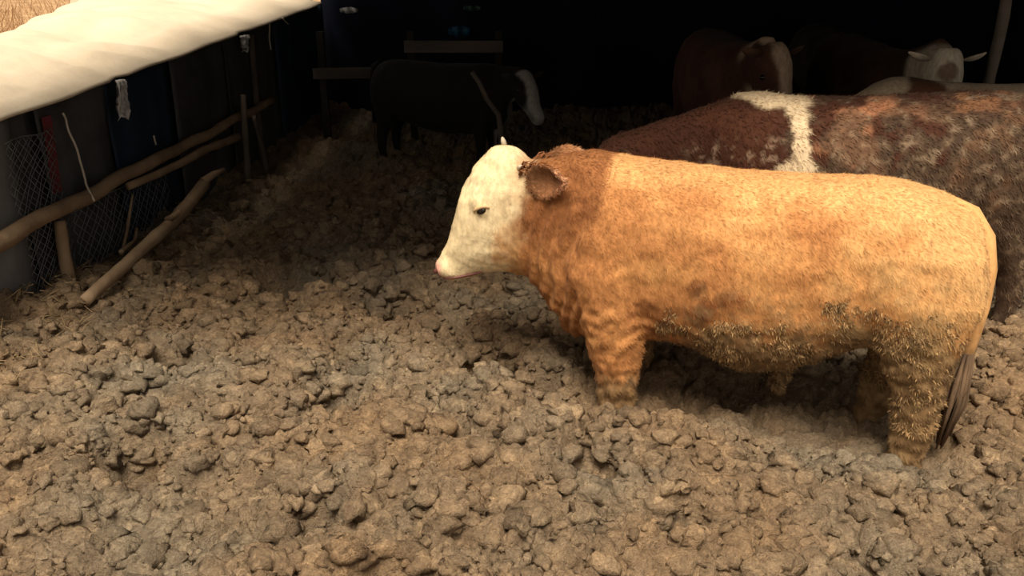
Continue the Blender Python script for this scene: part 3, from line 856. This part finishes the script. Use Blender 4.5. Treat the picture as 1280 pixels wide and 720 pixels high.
mb.build('tail_switch', M['tailhair'], tail)

# ------------------------------------------------------------------ the other cattle
def head_frame(base, pitch, yaw):
    d = Vector((math.cos(pitch)*math.cos(yaw), math.cos(pitch)*math.sin(yaw), -math.sin(pitch)))
    side = Vector((-math.sin(yaw), math.cos(yaw), 0)); up = d.cross(side)
    return d, side, (up if up.z >= 0 or pitch > 1.2 else -up)

def make_cow(name, loc, rz, scale, head, coat, label, voxel=.022, z=0, ear_col=(.3, .2, .12), horns=True, group=None, fat=1.0, lift=0):
    root = empty(name, (loc[0], loc[1], z), rz, scale); tag(root, label, 'calf' if name == 'calf' else 'cow', 'cattle standing in the shed')
    mb = MB()
    prof = [(-.80, .86, .62, .07), (-.77, .95, .50, .16), (-.70, 1.03, .44, .22), (-.58, 1.065, .42, .255), (-.44, 1.07, .41, .275), (-.25, 1.06, .36, .30), (-.05, 1.05, .32, .325), (.15, 1.05, .31, .325),
            (.33, 1.055, .32, .30), (.48, 1.075, .34, .265), (.60, 1.07, .37, .225), (.70, 1.03, .42, .185), (.78, .97, .50, .14)]
    mb.loft([side_ring((x, t), (x, b), w*fat, 2.3, n=26) for x, t, b, w in prof])
    hb = Vector(head[0]); d, sd, up = head_frame(hb, head[1], head[2])
    n0 = Vector((.55, 0, .80)); n1 = n0.lerp(hb, .5) + Vector((.02, 0, .02)); rings = []
    for t, (h, w) in zip((0, .3, .6, .85, 1.05), ((.27, .19), (.23, .145), (.185, .115), (.16, .10), (.145, .095))):
        c = (1-t)**2*n0 + 2*t*(1-t)*n1 + t*t*hb
        tg = (2*(1-t)*(n1-n0) + 2*t*(hb-n1)).normalized(); sv = Vector((-tg.y, tg.x, 0)).normalized(); uv = tg.cross(sv)
        rings.append(ring(c, sv*w, uv*h, 22))
    mb.loft(rings)
    hp = ((-.06, .11, .085, .02), (0, .145, .112, .015), (.08, .158, .122, .0), (.17, .150, .118, -.012), (.26, .122, .098, -.018), (.35, .095, .080, -.025), (.43, .085, .078, -.028), (.49, .076, .074, -.030), (.525, .045, .045, -.03))
    hc = lambda t, o: hb + d*t + up*o
    mb.loft([ring(hc(t, o), sd*w, up*h, 22, 2.2) for t, h, w, o in hp])
    for s in (-1, 1):
        mb.loft([ring((.52, s*.13, .92), (.08, 0, 0), (0, .07, 0)), ring((.54, s*.17, .70), (.14, 0, 0), (0, .085, 0)), ring((.53, s*.175, .52), (.11, 0, 0), (0, .08, 0)), ring((.52, s*.17, .36), (.075, 0, 0), (0, .065, 0)),
                 ring((.52, s*.17, .18), (.05, 0, 0), (0, .05, 0)), ring((.52, s*.17, .08), (.056, 0, 0), (0, .052, 0)), ring((.52, s*.17, -.10), (.04, 0, 0), (0, .038, 0)), ring((.54, s*.17, -.22), (.055, 0, 0), (0, .05, 0))])
        mb.loft([ring((-.56, s*.12, .98), (.12, 0, 0), (0, .08, 0)), ring((-.57, s*.16, .80), (.20, 0, 0), (0, .105, 0)), ring((-.56, s*.175, .62), (.19, 0, 0), (0, .10, 0)), ring((-.58, s*.175, .45), (.12, 0, 0), (0, .08, 0)),
                 ring((-.65, s*.17, .28), (.065, 0, 0), (0, .055, 0)), ring((-.66, s*.17, .12), (.048, 0, 0), (0, .045, 0)), ring((-.63, s*.17, -.08), (.042, 0, 0), (0, .04, 0)), ring((-.60, s*.17, -.22), (.055, 0, 0), (0, .05, 0))])
    me = remeshed(mb, voxel, 4)
    vc, vn = vert_arrays(me)
    for i in range(len(vc)): vc[i] += vn[i]*(.006*noise.noise(Vector(vc[i])*12))
    me.vertices.foreach_set('co', vc.ravel()); me.update()
    inv = Matrix((d, sd, up))
    def fn(x, y, zz):
        q = inv @ (Vector((x, y, zz)) - hb)
        return coat(x, y, zz, q.x, q.y, q.z)
    co, c = paint(me, fn)
    link('body', me, None, root)
    mp = Matrix((d, sd, up)).transposed()
    for s in (1, -1):
        e = link('eye', eye_mesh(.02), M['eye'], root); e.location = hc(.15, .04) + sd*s*.108
        em = ear_mesh(.155, .085, ear_col, tuple(min(1, k*1.3) for k in ear_col))
        e = link('ear', em, None, root); e.location = hc(.01, .07) + sd*s*.10
        ax = (sd*s*.95 - d*.25 + up*.05).normalized(); yy = -d; zz_ = ax.cross(yy).normalized(); yy = zz_.cross(ax)
        e.rotation_euler = Matrix((ax, yy, zz_)).transposed().to_euler()
        if horns:
            b0 = hc(.0, .13) + sd*s*.075
            h = MB(); h.tube([b0, b0+sd*s*.05+up*.03, b0+sd*s*.08+up*.08, b0+sd*s*.085+up*.12], [.022, .018, .012, .003], 8); h.build('horn', M['horn'], root)
    t = MB(); t.tube([(-.72, 0, 1.03), (-.80, 0, .98), (-.85, .01, .80), (-.86, .03, .55), (-.84, .03, .36)], [.035, .032, .024, .02, .03], 10)
    tm_ = t.mesh('tail'); paint(tm_, lambda x, y, z: coat(-.75, y, z, -2, 0, 0)); tl = link('tail', tm_, None, root)
    t = MB()
    for k in range(14):
        a = k*.9; t.tube([(-.84, .03, .40), (-.84+.03*math.cos(a), .03+.03*math.sin(a), .28), (-.84+.015*math.cos(a), .03+.015*math.sin(a), .12+.004*k)], [.008, .01, .003], 5)
    t.build('tail_switch', M['tailhair'], tl)
    return root, me, co, c

RED = (.070, .027, .016); WHITE = (.82, .66, .44)
def coat_brown(x, y, z, hx, hy, hz):
    p = (x, y, z); n1 = fbm(p, 4); n2 = fbm(p, 11); n3 = fbm(p, 26, 2)
    c = mix3(RED, (.095, .036, .020), sstep(-.3, .3, n1))
    c = mix3(c, (.42, .19, .10), sstep(.15, .45, n1 + 1.2*(.3-math.hypot(x+.10-.5*(1-z)*.2, (z-.93)*1.4))))
    c = mix3(c, (.36, .16, .075), .85*sstep(.12, .35, .6*n2 + .9*(.28-math.hypot(x+.55, (z-.85)*1.1))))
    m = sstep(-.10, .25, n2 + .5*n1 + 1.1*(.48-x*1.2) - .9*(z-.75)) if x < .45 else 0      # dried dung on the flank
    c = mix3(c, mix3((.075, .052, .034), (.15, .105, .066), sstep(-.2, .4, n3)), .78*m*(1-.5*sstep(.95, 1.05, z)))
    c = mix3(c, (.33, .245, .165), .45*sstep(.34, .46, n3)*m)
    # white saddle line over the withers and a stripe down behind the shoulder
    w1 = sstep(1.018, 1.04, z + .015*n2 - .25*max(0, x-.50))*sstep(.27, .32, x)*(1 if x < .98 else 0)
    w2 = sstep(.010, -.012, abs(x - .35 - .10*(z-.9) + .015*n2) - .042 - .02*n3)*sstep(.70, .74, z + .03*n2)
    w3 = sstep(.020, -.015, math.hypot((x-.405)*.8, z-.775) - .038 - .03*n2)
    c = mix3(c, WHITE, max(w1, w2, w3) if abs(y) > .02 or w1 else 0)
    sp = sstep(.10, .30, n3)*sstep(.06, .0, abs(z - .84 + .15*(x-.6)) - .02)*sstep(.42, .46, x)*sstep(.95, .7, x)
    c = mix3(c, (.42, .30, .21), .6*sp)
    return c
_, cm, cco, ccol = make_cow('cow', (1.68, 4.07), R(173), 1.0, ((1.08, .02, .76), .65, .05), coat_brown, 'dark red brown cow with white shoulder stripe standing behind the tan bull', voxel=.014, z=-.025, ear_col=(.08, .035, .02), horns=False)
cw = _
cw.rotation_euler.y = R(1.8)
tag(link('fur', fur_mesh(cm, cco, ccol, 30000, .024, .006, 8), None, cw), kind='stuff')

def coat_whiteface(x, y, z, hx, hy, hz):
    n = fbm((x, y, z), 4)
    c = mix3((.07, .035, .022), (.11, .055, .032), sstep(-.2, .3, n))
    c = mix3(c, (.80, .70, .54), sstep(-.12, -.04, hx)*sstep(.30, .22, math.hypot(hy, hz)))
    c = mix3(c, (.20, .10, .06), sstep(.05, .03, math.hypot(hx-.10, hy+.02) - .02)*.8)
    return mix3(c, (.55, .36, .30), sstep(.43, .47, hx)*sstep(.30, .22, math.hypot(hy, hz)))
make_cow('cow', (2.66, 6.66), R(-88), .98, ((.98, .0, 1.06), 1.25, -.05), coat_whiteface, 'white faced cow looking out over the backs beside the pale post', z=-.06, ear_col=(.62, .52, .40), horns=False)
def coat_pied(x, y, z, hx, hy, hz):
    n = fbm((x, y, z), 5)
    k = sstep(.15, .12, math.hypot(x-.42, (z-.97)*1.1) + .05*n)
    c = mix3((.74, .58, .40), (.17, .075, .04), k)
    k = sstep(.28, .2, math.hypot(x+.25, (z-.75)) + .08*n); c = mix3(c, (.32, .14, .07), k)
    return mix3(c, (.32, .14, .07), sstep(-.1, .0, hx)*.6)
make_cow('cow', (2.74, 5.08), R(166), .93, ((.93, 0, .70), 1.3, 0), coat_pied, 'cream cow with brown patch on its shoulder, below the white faced cow', z=-.05, ear_col=(.5, .35, .22))
def coat_halfface(x, y, z, hx, hy, hz):
    n = fbm((x, y, z), 4)
    c = mix3((.07, .03, .02), (.10, .045, .03), sstep(-.2, .3, n))
    k = sstep(-.22, -.12, hx)*sstep(-.06, -.02, hy + .03*n)*sstep(.30, .22, math.hypot(hy, hz))
    return mix3(c, (.50, .36, .25), k)
make_cow('cow', (1.60, 6.78), R(-88), .98, ((.98, .0, 1.02), 1.0, .35), coat_halfface, 'brown cow with half pale face in the dark behind the striped cow', z=-.02, ear_col=(.10, .05, .03), horns=False)
def coat_dim(x, y, z, hx, hy, hz):
    n = fbm((x, y, z), 4); return mix3((.055, .042, .034), (.10, .078, .062), sstep(-.2, .3, n))
make_cow('cow', (2.98, 8.52), R(-90), .90, ((.92, .0, .90), 1.2, -.3), coat_dim, 'grey brown cow barely showing at the dark back of shed', z=-.05, ear_col=(.09, .07, .055), horns=False)
def coat_black(x, y, z, hx, hy, hz):
    n = fbm((x, y, z), 4); c = (.014, .012, .012)
    k = sstep(-.06, .0, hx)*sstep(.05, .02, abs(hy+.01) - .03 + .02*n)
    return mix3(c, (.34, .32, .30), k)
make_cow('calf', (-.58, 7.35), R(-20), .76, ((.95, -.1, .92), .7, -.7), coat_black, 'black calf with white blaze standing in the darkness behind the stick', z=-.05, ear_col=(.03, .03, .03), horns=False)

# ------------------------------------------------------------------ straw litter by the wall
mb = MB()
for k in range(260):
    s = random.uniform(-.7, 2.2); of = .08 + .45*random.random()**2
    p = W(s, of, 0); z = float(ground_h(p.x, p.y)); a = random.uniform(0, 6.28); L = random.uniform(.04, .13)
    mb.tube([(p.x-math.cos(a)*L/2, p.y-math.sin(a)*L/2, z+.01), (p.x, p.y, z+.02+random.random()*.02), (p.x+math.cos(a)*L/2, p.y+math.sin(a)*L/2, z+.01+random.random()*.05)], .0025, 4)
o = mb.build('straw_litter', M['straw']); tag(o, 'loose straw litter along the foot of the side wall', 'straw', kind='stuff')
